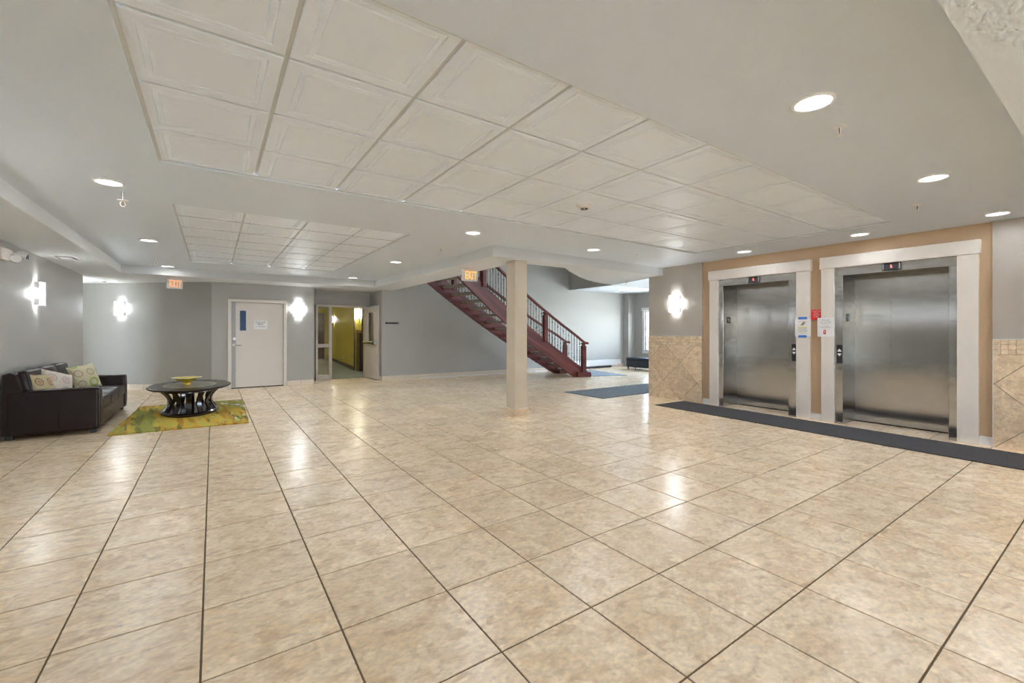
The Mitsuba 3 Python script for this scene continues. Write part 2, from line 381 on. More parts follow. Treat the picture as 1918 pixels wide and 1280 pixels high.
struct('wall_elevator_between', B(7.453, 7.56, 2.551, 3.046, 0, 2.252), 'm_brown', 'brown wall strip between the two elevators')
struct('wall_elevator_right', B(7.453, 7.56, 1.0, 1.289, 0, 2.252), 'm_brown', 'brown wall strip right of the right elevator')
struct('wall_right', cat(B(WOB, 7.60, -5.0, 1.0, 0, 2.62), B(WOB, 7.60, 4.62, 5.80, 0, 2.62)), 'm_taupe', 'taupe wall either side of the elevators')
struct('wall_shaft', B(7.60, 13.4, 5.60, 5.80, 0, 5.3), 'm_wall', 'grey wall at the side of the entrance')
# behind the camera: glazed front wall
fwall = sbox(-2.4, 0, 7.6, 2.6)
for k in (1,): fwall = fwall.difference(sbox(-1.85 + k * 2.3, 0.15, 0.25 + k * 2.3, 2.35))
struct('wall_front', xz_wall(fwall, -5.2, -5.0), 'm_wall', 'front wall with wide windows')
# entrance wall
ew = sbox(5.7, 0, 11.3, 5.3).difference(sbox(9.36, 0.60, 10.50, 2.10)).difference(sbox(6.1, 0.05, 8.9, 2.40)).difference(sbox(6.4, 3.3, 8.8, 4.6))
struct('wall_entrance', yz_wall(ew, 13.17, 13.37), 'm_wall', 'grey wall with the entrance windows')
struct('wall_pilaster', B(12.80, 13.18, 10.95, 11.25, 0, 2.76), 'm_wall', 'grey corner pilaster beside the entrance window')
struct('ceiling_entrance', B(10.205, 13.3, 9.405, 11.4, 2.76, 2.79), 'm_ceil', 'white low ceiling over the entrance corner', cat='ceiling')
struct('wall_bulkhead', B(10.20, 13.3, 9.40, 11.4, 2.764, 5.0), 'm_wall', 'grey bulkhead above the low entrance ceiling')
struct('wall_atrium', cat(B(3.9, 4.06, 5.5, 11.75, 2.90, 5.3), B(3.9, 13.4, 5.45, 5.62, 2.90, 5.3)), 'm_wall', 'upper floor walls around the stair opening')
struct('ceiling_atrium', B(3.9, 13.4, 5.45, 11.8, 5.2, 5.3), 'm_ceil', 'ceiling high above the stairs', cat='ceiling')

# hallway beyond the open door
struct('wall_hallway_right', wallbox((3.96, 15.2), (4.62, 22.6), 0.4, 0, 2.45, -1), 'm_olive', 'olive yellow hallway wall')
struct('wall_hallway_near', B(4.10, 4.3, 12.87, 15.2, 0, 2.45), 'm_olive', 'yellow hallway wall just inside the open door')
struct('wall_hallway_left', B(1.9, 2.1, 12.87, 26.0, 0, 2.45), 'm_olive', 'olive wall on the left of the hallway')
struct('wall_hallway_end', B(1.9, 6.0, 22.6, 22.8, 0, 2.45), 'm_olive', 'wall at the end of the hallway')
struct('ceiling_hallway', B(1.9, 6.0, 12.80, 26.0, 2.43, 2.5), 'm_ceil', 'hallway ceiling', cat='ceiling')
d = np.array([0.66, 7.4]); d /= np.linalg.norm(d)
struct('baseboard_hallway', cat(wallbox((3.955, 15.2), (4.615, 22.6), 0.02, 0.0, 0.13), B(4.08, 4.10, 12.87, 15.2, 0.0, 0.13)), 'm_darkwood', 'dark wooden baseboard of the hallway')
struct('trim_hallway_corner', B(3.935, 3.965, 15.185, 15.225, 0, 2.43), 'm_darkwood', 'dark corner strip of the hallway wall')

# tile skirting of the lobby walls
def skirting(name, a, b, label, h=0.115, th=0.012, step=0.33):
    a, b = np.array(a, float), np.array(b, float)
    L = np.linalg.norm(b - a); d = (b - a) / L
    key = struct(name, wallbox(a, b, th * 0.6, 0, h - 0.004), 'm_groutwall', label)
    n = max(1, int(round(L / step)))
    for i in range(n):
        p, q = a + d * (L * i / n + 0.002), a + d * (L * (i + 1) / n - 0.002)
        m = wallbox(p, q, th, 0, h)
        part(key, 'tile', m, 'm_skirt')
    return key
nrm = lambda v: np.array(v, float) / np.linalg.norm(v)
skirting('baseboard_alcove', (-2.85, 14.26), (-0.035, 11.92), 'beige tile skirting of the angled wall') if False else None
skirting('baseboard_alcove', (-0.02, 11.915), (-2.85, 14.255), 'beige tile skirting of the angled wall', step=0.34)
skirting('baseboard_back', (2.10, 11.92), (1.49, 11.92), 'beige tile skirting right of the beige door', step=0.31)
skirting('baseboard_door', (0.27, 11.92), (-0.03, 11.92), 'short beige tile skirting left of the beige door')
skirting('baseboard_stairs', (12.8, YSW(12.8)), (3.755, YSW(3.755)), 'beige tile skirting below the stairs', step=0.34)
struct('baseboard_recess', B(3.735, 3.75, 11.72, 12.75, 0, 0.11), 'm_skirt', 'beige skirting behind the open door')
one('floor_strip', wallbox((9.2, YSW(9.2) - 0.045), (4.80, YSW(4.80) - 0.045), 0.03, 0.0, 0.028), 'm_white', 'thin white strip lying on the floor along the wall skirting below the stairs', 'strip')
hb = thing('baseboard_heater', 'long low white baseboard heater along the bright wall beyond the stairs', 'heater')
part(hb, 'cover', RB(9.4, 12.78, YSW(11.0) - 0.09, YSW(11.0) - 0.01, 0.07, 0.30, 0.012), 'm_white')
part(hb, 'grille', B(9.42, 12.76, YSW(11.0) - 0.075, YSW(11.0) - 0.012, 0.0, 0.07), 'm_black', label='dark gap below the cover')

# ------------------------------------------------------------------ wainscot tiling on the right wall
def wainscot(key, y0, y1, ynode, znode):
    H = 0.366
    X1, X0 = WOB + 0.002, 7.400
    part(key, 'tile_backing', B(7.404, WOB + 0.004, y0, y1, 0, 1.236), 'm_groutwall')
    clip = sbox(y0 + 0.001, 0.001, y1 - 0.001, 1.064)
    for a in range(-30, 31):
        for b in range(-6, 7):
            if (a + b) % 2: continue
            cy, cz = ynode + a * H, znode + H + b * H
            dm = Polygon([(cy - H, cz), (cy, cz - H), (cy + H, cz), (cy, cz + H)]).buffer(-0.003, join_style=2).intersection(clip)
            if dm.is_empty or dm.area < 0.001 or dm.geom_type != 'Polygon': continue
            m = yz_wall(dm, 7.3995, 7.406)
            part(key, 'wall_tile', m, 'm_walltile', uv=np.full((len(m.vertices), 2), [a + 40.5, b + 20.5]))
    n = int((y1 - y0) / 0.0592)
    for r in range(3):
        for c in range(n):
            ya, yb = (y1 - (c + 1) * 0.0592, y1 - c * 0.0592)
            m = B(7.3995, 7.406, ya + 0.0012, yb - 0.0012, 1.066 + r * 0.0567 + 0.0012, 1.066 + (r + 1) * 0.0567 - 0.0012)
            part(key, 'mosaic_tile', m, 'm_walltile', uv=np.full((len(m.vertices), 2), [c * 7 + 0.5, r * 5 + 60.5 + int(y0)]))
    part(key, 'edge_strip', B(7.396, WOB + 0.002, y0, y1, 1.236, 1.243), 'm_white', label='thin pale metal edge strip')
wainscot('wall_right', 4.615, 5.80, 5.07, 0.735)
wainscot('wall_right', -0.60, 0.995, 0.986, 0.726)
part('wall_right', 'corner_strip', B(7.396, WOB + 0.003, 0.992, 0.999, 0, 1.243), 'm_white')

# white baseboards beside the elevators
for nm, (a, b), lab in (('baseboard_elevator', (4.48, 4.62), 'white baseboard left of the left elevator'), ('baseboard_between', (2.71, 2.86), 'white baseboard between the elevators'),
                        ('baseboard_right', (1.0, 1.11), 'white baseboard right of the right elevator')):
    struct(nm, cat(B(7.432, 7.45, a, b, 0, 0.082), B(7.428, 7.45, a, b, 0.0, 0.02), RB(7.434, 7.45, a, b, 0.078, 0.102, 0.006)), 'm_white', lab)

# ------------------------------------------------------------------ elevators
def elevator(y0, y1, posts, panel_side, label, num_, wide):
    e = thing('elevator', label, 'elevator', 'brushed steel elevators')
    (pl1, pl0), (pr1, pr0) = posts                        # outer posts, y ranges
    part(e, 'casing_post', RB(7.392, 7.452, pl0, pl1, 0, 2.245, 0.004), 'm_casing')
    part(e, 'casing_post', RB(7.392, 7.452, pr0, pr1, 0, 2.245, 0.004), 'm_casing')
    part(e, 'casing_header', RB(7.378, 7.452, pr0 - 0.016, pl1 + 0.016, 2.243, 2.412, 0.004), 'm_casing')
    jl = (y1, pl0); jr = (pr1, y0)
    for a, b in (jl, jr):
        m = RB(7.428, 7.9, min(a, b), max(a, b), 0.0, 2.13, 0.003)
        part(e, 'jamb', m, 'm_steel', uv=np.stack([m.vertices[:, 1] + m.vertices[:, 0], m.vertices[:, 2]], 1))
    m = B(7.428, 7.9, pr1, pl0, 2.13, 2.25)
    part(e, 'lintel', m, 'm_steel', uv=uvbox(m))
    ymid = y0 + (y1 - y0) * 0.60
    m = RB(7.880, 7.905, y0 - 0.03, ymid + 0.02, 0.010, 2.14, 0.002)
    part(e, 'door_panel', m, 'm_steel', uv=uvbox(m))
    m = RB(7.888, 7.915, ymid, y1 + 0.03, 0.010, 2.14, 0.002)
    part(e, 'door_panel', m, 'm_steel', uv=uvbox(m))
    part(e, 'sill', B(7.86, 7.95, y0 - 0.02, y1 + 0.02, -0.01, 0.006), 'm_black', label='dark door sill')
    # shaft behind, so no light leaks
    part(e, 'shaft_back', B(7.92, 7.96, y0 - 0.15, y1 + 0.15, 0, 2.6), 'm_black')
    part(e, 'floor_sill', B(7.45, 7.87, y0, y1, -0.01, 0.0005), 'm_floor') if False else None
    # floor indicator
    yc = (y0 + y1) / 2 + (0.0 if wide else 0.0)
    ind = part(e, 'indicator', RB(7.412, 7.43, yc - 0.10, yc + 0.10, 2.138, 2.243, 0.008), 'm_black', label='black floor indicator with a red numeral')
    part(ind, 'rim', cat(B(7.408, 7.416, yc + 0.078, yc + 0.092, 2.15, 2.232), B(7.408, 7.416, yc - 0.092, yc - 0.078, 2.15, 2.232)), 'm_chrome')
    part(ind, 'numeral', text_on('1', 0.034, (7.4105, yc, 2.195), (0, -1, 0), (-1, 0, 0), 0.002, bold=True), 'm_red', **emit((9.0, 0.5, 0.4)))
    # call panel
    cy = panel_side
    cp = part(e, 'call_panel', RB(7.418, 7.43, cy - 0.037, cy + 0.037, 0.868, 1.135, 0.012, 3), 'm_black', label='black call panel with two white arrow buttons')
    for nm, s, z in (('up_button', 1, 1.052), ('down_button', -1, 0.998)):
        a = np.linspace(0, 2 * np.pi, 3, endpoint=False) + np.pi / 2
        tri = Polygon([(0.026 * math.cos(t), 0.022 * s * math.sin(t)) for t in a]).buffer(0.004)
        m = yz_wall(affinity.translate(tri, cy, z), 7.413, 7.419)
        part(cp, nm, m, 'm_paper')
    # floor plaque inside the far jamb
    pk = part(e, 'plaque', B(7.545, 7.665, y1 - 0.004, y1 + 0.001, 1.475, 1.585), 'm_black', label='black floor plaque with a white star and numeral')
    st = Polygon([((0.026 if k % 2 == 0 else 0.011) * math.sin(k * math.pi / 5), (0.026 if k % 2 == 0 else 0.011) * math.cos(k * math.pi / 5)) for k in range(10)])
    m = xz_wall(affinity.translate(st, 7.583, 1.537), y1 - 0.006, y1 - 0.003)
    part(pk, 'star', m, 'm_paper')
    part(pk, 'numeral', text_on('1', 0.06, (7.632, y1 - 0.004, 1.532), (1, 0, 0), (0, -1, 0), 0.002, bold=True), 'm_paper')
    return e
elevator(3.167, 4.225, ((4.466, 4.303), (3.047, 2.860)), 3.082, 'left elevator with brushed steel doors, beside the taped notice', '1', False)
elevator(1.367, 2.452, ((2.712, 2.550), (1.290, 1.108)), 2.490, 'right elevator with brushed steel doors, nearer the right edge of the photo', '1', True)
el1, el2 = 'elevator', 'elevator_001'

# notices between the elevators
def bars(y_c, zs, widths, x=7.3865, h=0.005):
    return cat(*[B(x - 0.0006, x + 0.0006, y_c - w / 2, y_c + w / 2, z - h / 2, z + h / 2) for z, w in zip(zs, widths)])
n1 = thing('notice', 'white notice stuck with blue tape to the right post of the left elevator', 'notice')
part(n1, 'sheet', B(7.388, 7.3915, 2.842, 3.058, 1.252, 1.520), 'm_paper')
part(n1, 'tape', B(7.386, 7.3885, 2.893, 3.009, 1.512, 1.548), 'm_bluetape', label='blue tape')
part(n1, 'tape', B(7.386, 7.3885, 2.898, 3.009, 1.236, 1.270), 'm_bluetape', label='blue tape')
part(n1, 'heading', bars(2.950, [1.484, 1.478], [0.13, 0.10], h=0.003), 'm_ink', label='printed grey heading')
leaf = Polygon([(-0.03, -0.018), (-0.005, -0.022), (0.03, 0.018), (0.005, 0.022)]).buffer(0.004)
part(n1, 'picture', yz_wall(affinity.translate(affinity.scale(leaf, -1, 1), 2.946, 1.447), 7.3865, 7.3885), 'm_leafgreen', label='small olive picture')
part(n1, 'highlight', B(7.3868, 7.3885, 2.892, 3.020, 1.382, 1.394), 'm_yellow', label='yellow highlighted line')
part(n1, 'text', bars(2.952, [1.370, 1.358, 1.346, 1.318, 1.300], [0.13, 0.12, 0.13, 0.11, 0.09], h=0.0025), 'm_ink', label='small grey lines of print')
part(n1, 'highlight', B(7.3868, 7.3885, 2.89, 3.015, 1.330, 1.335), 'm_yellow')
n2 = thing('notice', 'plain white notice with a small red picture on the left post of the right elevator', 'notice')
part(n2, 'sheet', B(7.388, 7.3915, 2.540, 2.757, 1.250, 1.530), 'm_paper')
part(n2, 'text', bars(2.648, [1.500, 1.492, 1.470, 1.462, 1.440, 1.420, 1.398, 1.388, 1.368], [0.10, 0.07, 0.13, 0.14, 0.13, 0.08, 0.12, 0.15, 0.10], h=0.0028), 'm_ink', label='grey lines of print')
part(n2, 'picture', B(7.3865, 7.3885, 2.645, 2.680, 1.288, 1.350), 'm_redfaded', label='small red picture')
part(n2, 'picture_mark', B(7.386, 7.3870, 2.653, 2.671, 1.314, 1.324), 'm_paper')
sg = thing('fire_sign', 'red sign with white lettering on the brown wall strip between the elevators', 'sign')
part(sg, 'plate', B(7.440, 7.4505, 2.722, 2.856, 1.500, 1.655), 'm_red')
for z, tx, w in ((1.632, 'DO NOT USE', 0.112), (1.604, 'IN THE', 0.062), (1.576, 'EVENT OF', 0.092), (1.548, 'A FIRE', 0.062)):
    part(sg, 'lettering', text_on(tx, 0.015, (7.4395, 2.789, z), (0, -1, 0), (-1, 0, 0), 0.001, bold=True, fit=w), 'm_paper', label='white lettering')

# ------------------------------------------------------------------ column
c = thing('column', 'square beige column with a stone tile base in the middle of the floor', 'column')
part(c, 'shaft', RB(3.868, 4.105, 5.553, 5.790, 0.0, HS, 0.004), 'm_column')
for bx in (B(3.855, 4.118, 5.540, 5.556, 0, 0.115), B(3.855, 4.118, 5.787, 5.803, 0, 0.115), B(3.855, 3.871, 5.556, 5.787, 0, 0.115), B(4.102, 4.118, 5.556, 5.787, 0, 0.115)):
    part(c, 'base_tile', bx, 'm_walltile', uv=np.full((8, 2), 8.5))
part(c, 'base_edge', ext(sbox(3.855, 5.54, 4.118, 5.803).difference(sbox(3.868, 5.553, 4.105, 5.79)), 0.115, 0.120), 'm_white')

# ------------------------------------------------------------------ staircase
XF, YF, KAP, PHI, SL, HW = 8.746, 9.98, 0.121, -0.199, 0.62, 0.583
def sp(s, off, z):
    a = PHI + KAP * s
    x = XF - (math.sin(a) - math.sin(PHI)) / KAP
    y = YF + (math.cos(a) - math.cos(PHI)) / KAP
    return np.array([x + math.sin(a) * off, y - math.cos(a) * off, z])
sc = thing('staircase', 'curved open staircase of red brown wood with black iron balusters', 'staircase')
def stringer(off, th=0.06):
    ss = np.linspace(-0.62, 4.9, 45)
    v, f = [], []
    for s in ss:
        z0, z1 = max(SL * s, 0.0), SL * s + 0.454
        z1 = max(z1, z0 + 0.02)
        for o, z in ((off + th / 2, z0), (off - th / 2, z0), (off - th / 2, z1), (off + th / 2, z1)):
            v.append(sp(s, o, z))
    n = len(ss)
    for i in range(n - 1):
        for k in range(4):
            a, b = i * 4 + k, i * 4 + (k + 1) % 4
            f += [[a, b, b + 4], [a, b + 4, a + 4]]
    f += [[0, 2, 1], [0, 3, 2], [4 * n - 4, 4 * n - 3, 4 * n - 2], [4 * n - 4, 4 * n - 2, 4 * n - 1]]
    m = trimesh.Trimesh(np.array(v), f, process=False); m.fix_normals()
    return m
NEWELS = [-0.36, 1.03, 3.30]
for off, side in ((HW, 'near'), (-HW, 'far')):
    part(sc, 'stringer', stringer(off), 'm_wood', 30)
    ss = np.concatenate([[-0.52, -0.40, -0.30], np.linspace(-0.15, 4.9, 50)])
    zz = [0.975 if s < -0.25 else SL * s + 1.262 for s in ss]
    zz[2] = 1.06
    zz = np.interp(ss, [-0.52, -0.42, -0.34, -0.2, 4.9], [0.975, 0.985, 1.03, SL * -0.2 + 1.262, SL * 4.9 + 1.262])
    part(sc, 'handrail', sweep([sp(s, off, z) for s, z in zip(ss, zz)], 0.065, 0.062), 'm_wood', 30)
    for s in NEWELS:
        a = PHI + KAP * s
        zb = 0.0 if s < 0 else SL * s + 0.40
        zt = float(np.interp(s, ss, zz)) - 0.03
        p = sp(s, off, 0)
        w = 0.062
        m = cat(RB(-w, w, -w, w, zb, zt - 0.10, 0.006), RB(-w * 0.62, w * 0.62, -w * 0.62, w * 0.62, zt - 0.11, zt - 0.035, 0.006), RB(-w * 0.95, w * 0.95, -w * 0.95, w * 0.95, zt - 0.04, zt, 0.006),
                trimesh.Trimesh(np.array([(sx * k, sy * k, z) for k, z in ((w, zt - 0.101), (w * 0.62, zt - 0.075)) for sx in (-1, 1) for sy in (-1, 1)])).convex_hull)
        part(sc, 'newel_post', mv(rot(m, a), p[0], p[1], 0), 'm_wood')
    i = 0
    for s in np.arange(-0.22, 4.75, 0.099):
        i += 1
        if any(abs(s - q) < 0.075 for q in NEWELS): continue
        za = max(SL * s + 0.45, 0.12); zb = float(np.interp(s, ss, zz)) - 0.02
        p, q = sp(s, off, za), sp(s, off, zb)
        bal = [cyl(p, q, 0.0075, 6)]
        if i % 2:
            for fr in (0.82, 0.165):
                k = p + (q - p) * fr
                kn = trimesh.creation.icosphere(1, 0.017); kn.apply_scale((1, 1, 1.5)); kn.apply_translation(k)
                bal.append(kn)
        part(sc, 'baluster', cat(*bal), 'm_darkmetal')
    p = sp(-0.36, off, 0)
    bs = RB(-0.25, 0.19, -0.12, 0.12, 0, 0.135, 0.01)
    part(sc, 'newel_base', mv(rot(bs, PHI + KAP * -0.36), p[0], p[1], 0), 'm_wood')
for n in range(1, 16):
    s = (n * 0.18 - 0.30) / SL
    q = []
    for t in (-0.15, 0.15):
        for off in (HW - 0.03, -HW + 0.03):
            for z in (n * 0.18 - 0.055, n * 0.18):
                q.append(sp(s + t, off, z))
    tr = part(sc, 'tread', trimesh.Trimesh(np.array(q)).convex_hull, 'm_tread', label='grey brown tread')
    for off in (HW - 0.05, -HW + 0.05):
        q = [sp(s + t, off + o, z) for t in (-0.12, 0.12) for o in (-0.02, 0.02) for z in (n * 0.18 - 0.085, n * 0.18 - 0.055)]
        part(tr, 'bracket', trimesh.Trimesh(np.array(q)).convex_hull, 'm_wood')

# ------------------------------------------------------------------ doors
d1 = 'door_1'
part(d1, 'threshold', B(0.345, 1.415, 11.95, 12.06, -0.02, 0.010), 'm_black')
tag(d1, 'plain beige door with a narrow dark blue window in a pale frame', 'door', None, 'structure')
part(d1, 'frame', cat(RB(0.275, 0.345, 11.885, 12.05, 0, 2.075, 0.006), RB(1.415, 1.485, 11.885, 12.05, 0, 2.075, 0.006), RB(0.275, 1.485, 11.885, 12.05, 2.005, 2.078, 0.006)), 'm_doorframe')
lf = part(d1, 'leaf', RB(0.347, 1.413, 11.955, 12.0, 0.018, 2.003, 0.003), 'm_door')
part(lf, 'glass', B(0.515, 0.635, 11.949, 11.957, 1.348, 1.812), 'm_blueglass', label='narrow dark blue window')
part(lf, 'edge_plate', B(0.350, 0.432, 11.9525, 11.956, 0.02, 2.0), 'm_greymetal', label='grey steel edge plate')
part(lf, 'deadbolt', mv(rot(trimesh.creation.cylinder(0.032, 0.02, sections=20), math.pi / 2, axis=(1, 0, 0)), 0.404, 11.944, 1.158), 'm_chrome', 30)
lev = cat(mv(rot(trimesh.creation.cylinder(0.03, 0.018, sections=20), math.pi / 2, axis=(1, 0, 0)), 0.392, 11.945, 1.018), cyl((0.392, 11.945, 1.018), (0.392, 11.885, 1.018), 0.011), cyl((0.385, 11.888, 1.018), (0.54, 11.888, 1.002), 0.012))
part(lf, 'lever', lev, 'm_chrome', 30, label='steel lever handle')
part(d1, 'opening_back', B(0.30, 1.46, 12.05, 12.07, 0, 2.1), 'm_black')
dn = thing('door_notice', 'white paper notice taped to the plain beige door', 'notice')
part(dn, 'sheet', B(0.793, 1.073, 11.950, 11.954, 1.382, 1.588), 'm_paper')
part(dn, 'text', cat(*[B(0.933 - w / 2, 0.933 + w / 2, 11.9488, 11.9502, z - 0.004, z + 0.004) for z, w in ((1.553, 0.22), (1.530, 0.20), (1.508, 0.12), (1.492, 0.14))]), 'm_ink', label='grey lines of print')
part(dn, 'underline', B(0.825, 1.05, 11.9488, 11.9502, 1.438, 1.446), 'm_ink')

d2 = 'door_2'
tag(d2, 'open hallway door with a tall window, swung into the lobby beside a glazed sidelight', 'door', None, 'structure')
fr = cat(RB(2.285, 2.345, 12.70, 12.86, 0, 2.06, 0.006), RB(2.625, 2.705, 12.70, 12.86, 0, 2.06, 0.006), RB(3.585, 3.64, 12.70, 12.86, 0, 2.06, 0.006), RB(2.285, 3.64, 12.70, 12.86, 2.0, 2.062, 0.006),
         RB(2.34, 2.63, 12.72, 12.84, 0.885, 0.985, 0.006), RB(2.34, 2.63, 12.72, 12.84, 0.0, 0.135, 0.006))
part(d2, 'frame', fr, 'm_tan')
part(d2, 'pane', quad('y', 12.78, 2.34, 2.63, 0.13, 0.89), 'm_glass', label='lower sidelight pane')
part(d2, 'pane', quad('y', 12.78, 2.34, 2.63, 0.98, 2.005), 'm_glass', label='upper sidelight pane')
hinge, fr_e = np.array([3.605, 12.74]), np.array([3.722, 11.835])
dd = fr_e - hinge; LW = np.linalg.norm(dd); dd /= LW
nn = np.array([dd[1], -dd[0]])               # towards -x
def leafp(m):
    return frame_to(m, (hinge[0], hinge[1], 0), (dd[0], dd[1], 0), (nn[0], nn[1], 0), (0, 0, 1))
if True:
    lo = sbox(0, 0.012, LW, 2.035).difference(sbox(0.20, 1.05, LW - 0.27, 1.85))
    m = ext(lo, -0.0225, 0.0225); v = np.array(m.vertices)
    m = trimesh.Trimesh(np.stack([v[:, 0], v[:, 2], v[:, 1]], 1), m.faces[:, ::-1], process=False); m.fix_normals()
    m2 = leafp(m); m2.fix_normals()
    lf2 = part(d2, 'leaf', m2, 'm_doorframe')
    bd = cat(B(0.185, 0.20, -0.03, 0.03, 1.035, 1.865), B(LW - 0.27, LW - 0.255, -0.03, 0.03, 1.035, 1.865), B(0.185, LW - 0.255, -0.03, 0.03, 1.035, 1.05), B(0.185, LW - 0.255, -0.03, 0.03, 1.85, 1.865))
    def lp(nm, mm, mt, sm=False, lab=None):
        w = leafp(mm); w.fix_normals()
        return part(lf2, nm, w, mt, sm, lab)
    lp('window_bead', bd, 'm_doorframe')
    lp('window_pane', quad('y', 0.0, 0.195, LW - 0.265, 1.045, 1.855), 'm_glass')
    lp('panic_bar', cat(RB(0.04, LW - 0.22, 0.045, 0.085, 0.975, 1.035, 0.008), B(0.06, 0.10, 0.02, 0.05, 0.98, 1.03)), 'm_chrome', False, 'steel panic bar')
    lp('bar_lock', cat(RB(LW - 0.24, LW - 0.075, 0.022, 0.10, 0.955, 1.055, 0.01)), 'm_chrome')
    lp('bar_end', RB(LW - 0.23, LW - 0.16, 0.096, 0.106, 0.985, 1.025, 0.004), 'm_black', False, 'black end piece')
    lp('closer', cat(RB(0.06, 0.34, 0.022, 0.075, 1.93, 1.995, 0.01), cyl((0.25, 0.05, 2.0), (0.02, 0.20, 2.02), 0.01)), 'm_white', False, 'white door closer')
ws = thing('wall_sign', 'small black strip sign on the grey wall beside the open hallway door', 'sign')
ysn = lambda x: YSW(x)
part(ws, 'plate', wallbox((4.211, YSW(4.211)), (3.852, YSW(3.852)), 0.012, 1.530, 1.577), 'm_black')
part(ws, 'mark', wallbox((3.98, YSW(3.98) - 0.011), (3.885, YSW(3.885) - 0.011), 0.003, 1.548, 1.560), 'm_ink', label='worn pale mark')
for a, b, z0, z1 in ((4.01, 4.05, 1.548, 1.560), (4.085, 4.12, 1.548, 1.560), (4.165, 4.195, 1.543, 1.563)):
    part(ws, 'mark', wallbox((b, YSW(b) - 0.011), (a, YSW(a) - 0.011), 0.003, z0, z1), 'm_ink')

# hallway things
hd = thing('hallway_door', 'very dark brown door on the hallway wall just inside the opening', 'door')
part(hd, 'leaf', B(4.064, 4.096, 13.6, 14.60, 0.01, 2.1), 'm_darkwood')
part(hd, 'casing', cat(B(4.054, 4.097, 14.60, 14.72, 0.005, 2.2), B(4.054, 4.097, 13.5, 13.6, 0.005, 2.2), B(4.054, 4.097, 13.5, 14.72, 2.1, 2.2)), 'm_darkwood')
hp = thing('wood_pedestal', 'tall dark wooden pedestal with an orange brown cap in the hallway', 'pedestal')
part(hp, 'body', RB(3.995, 4.09, 14.76, 15.06, 0.0, 1.27, 0.006), 'm_darkwood')
part(hp, 'cap', RB(3.975, 4.098, 14.74, 15.08, 1.27, 1.37, 0.008), 'm_orangewood', label='orange brown cap')
ed = thing('end_door', 'dark brown door at the far end of the hallway', 'door')
part(ed, 'leaf', B(3.55, 4.35, 22.54, 22.59, 0.005, 2.1), 'm_darkwood')
part(ed, 'casing', B(3.45, 4.45, 22.56, 22.597, 0.005, 2.2), 'm_darkwood')
oy = 17.6; ox = 3.96 + (oy - 15.2) * 0.66 / 7.4
ot = thing('wall_outlet', 'small pale outlet plate low on the olive hallway wall', 'outlet')
part(ot, 'plate', RB(ox - 0.012, ox - 0.001, oy - 0.045, oy + 0.045, 0.27, 0.41, 0.003), 'm_cream')
part(ot, 'socket', cat(B(ox - 0.014, ox - 0.011, oy - 0.02, oy + 0.02, 0.35, 0.385), B(ox - 0.014, ox - 0.011, oy - 0.02, oy + 0.02, 0.295, 0.33)), 'm_white')

# ------------------------------------------------------------------ windows
def window(name, plane, a, b, z0, z1, mull, label, at, horizontal=()):
    """plane 'x' (wall at x=at, room on the -x side) or 'y' (wall at y=at, room on the +y side)"""
    def bx(p, q, u, v, d0, d1):
        if plane == 'x': return RB(at + d0, at + d1, p, q, u, v, 0.004)
        if plane == 'w': return RB(at - d1, at - d0, p, q, u, v, 0.004)
        return RB(p, q, at - d1, at - d0, u, v, 0.004)
    tag(name, label, 'window', None, 'structure')
    fr = [bx(a, a + 0.05, z0, z1, 0.03, 0.12), bx(b - 0.05, b, z0, z1, 0.03, 0.12), bx(a, b, z0, z0 + 0.05, 0.03, 0.12), bx(a, b, z1 - 0.05, z1, 0.03, 0.12)]
    fr += [bx(m - 0.025, m + 0.025, z0, z1, 0.03, 0.12) for m in mull] + [bx(a, b, h - 0.025, h + 0.025, 0.03, 0.12) for h in horizontal]
    part(name, 'frame', cat(*fr), 'm_white')
    part(name, 'casing', cat(bx(a - 0.09, a + 0.005, z0 - 0.06, z1, -0.025, 0.0), bx(b - 0.005, b + 0.09, z0 - 0.06, z1, -0.025, 0.0), bx(a - 0.09, b + 0.09, z0 - 0.09, z0 + 0.005, -0.03, 0.0),
                             bx(a - 0.11, b + 0.11, z1 - 0.005, z1 + 0.10, -0.04, 0.0), bx(a - 0.13, b + 0.13, z1 + 0.0, z1 + 0.03, -0.055, 0.0)), 'm_white')
    ed = [a] + list(mull) + [b]
    for p, q in zip(ed[:-1], ed[1:]):
        part(name, 'pane', quad(plane, at + 0.07 if plane == 'x' else at - 0.07, p + 0.02, q - 0.02, z0 + 0.02, z1 - 0.02), 'm_glass')
window('window_1', 'x', 9.36, 10.50, 0.60, 2.10, [9.93], 'white framed window beyond the bench', 13.17)
window('window_2', 'x', 6.1, 8.9, 0.05, 2.40, [7.03, 7.97], 'glazed entrance front', 13.17)
window('window_3', 'x', 6.4, 8.8, 3.3, 4.6, [7.6], 'high window over the entrance', 13.17)
for k in (1,):
    window(f'window_{k + 3}', 'y', -1.85 + k * 2.3, 0.25 + k * 2.3, 0.15, 2.35, [-0.8 + k * 2.3], 'wide window in the front wall', -5.0)

# ------------------------------------------------------------------ lamps
ring = lathe([(0.086, 0.0), (0.104, 0.0), (0.104, 0.004), (0.098, 0.009), (0.088, 0.010), (0.086, 0.004), (0.086, 0.0)], 40)
ring.apply_transform(np.diag([1, 1, -1, 1])); ring.invert()
lens = trimesh.creation.cylinder(0.087, 0.005, sections=40)
ring_d = mikit.ply(ring, 'm_white', 40)
lens_d = mikit.ply(lens, 'm_lens', False, **emit(L_DOWN))
lens_sh = mikit.ply(lens, 'm_lens', False, **emit(L_DOWN * np.array([0.9, 1.0, 1.2])))
def downlight(x, y, z, label, cold=False):
    k = thing('downlight', label, 'ceiling light', 'round ceiling downlights')
    scene[num(k + '__trim')] = {**ring_d, 'to_world': T().translate([x, y, z])}
    scene[num(k + '__lens')] = {**(lens_sh if cold else lens_d), 'to_world': T().translate([x, y, z - 0.0045])}
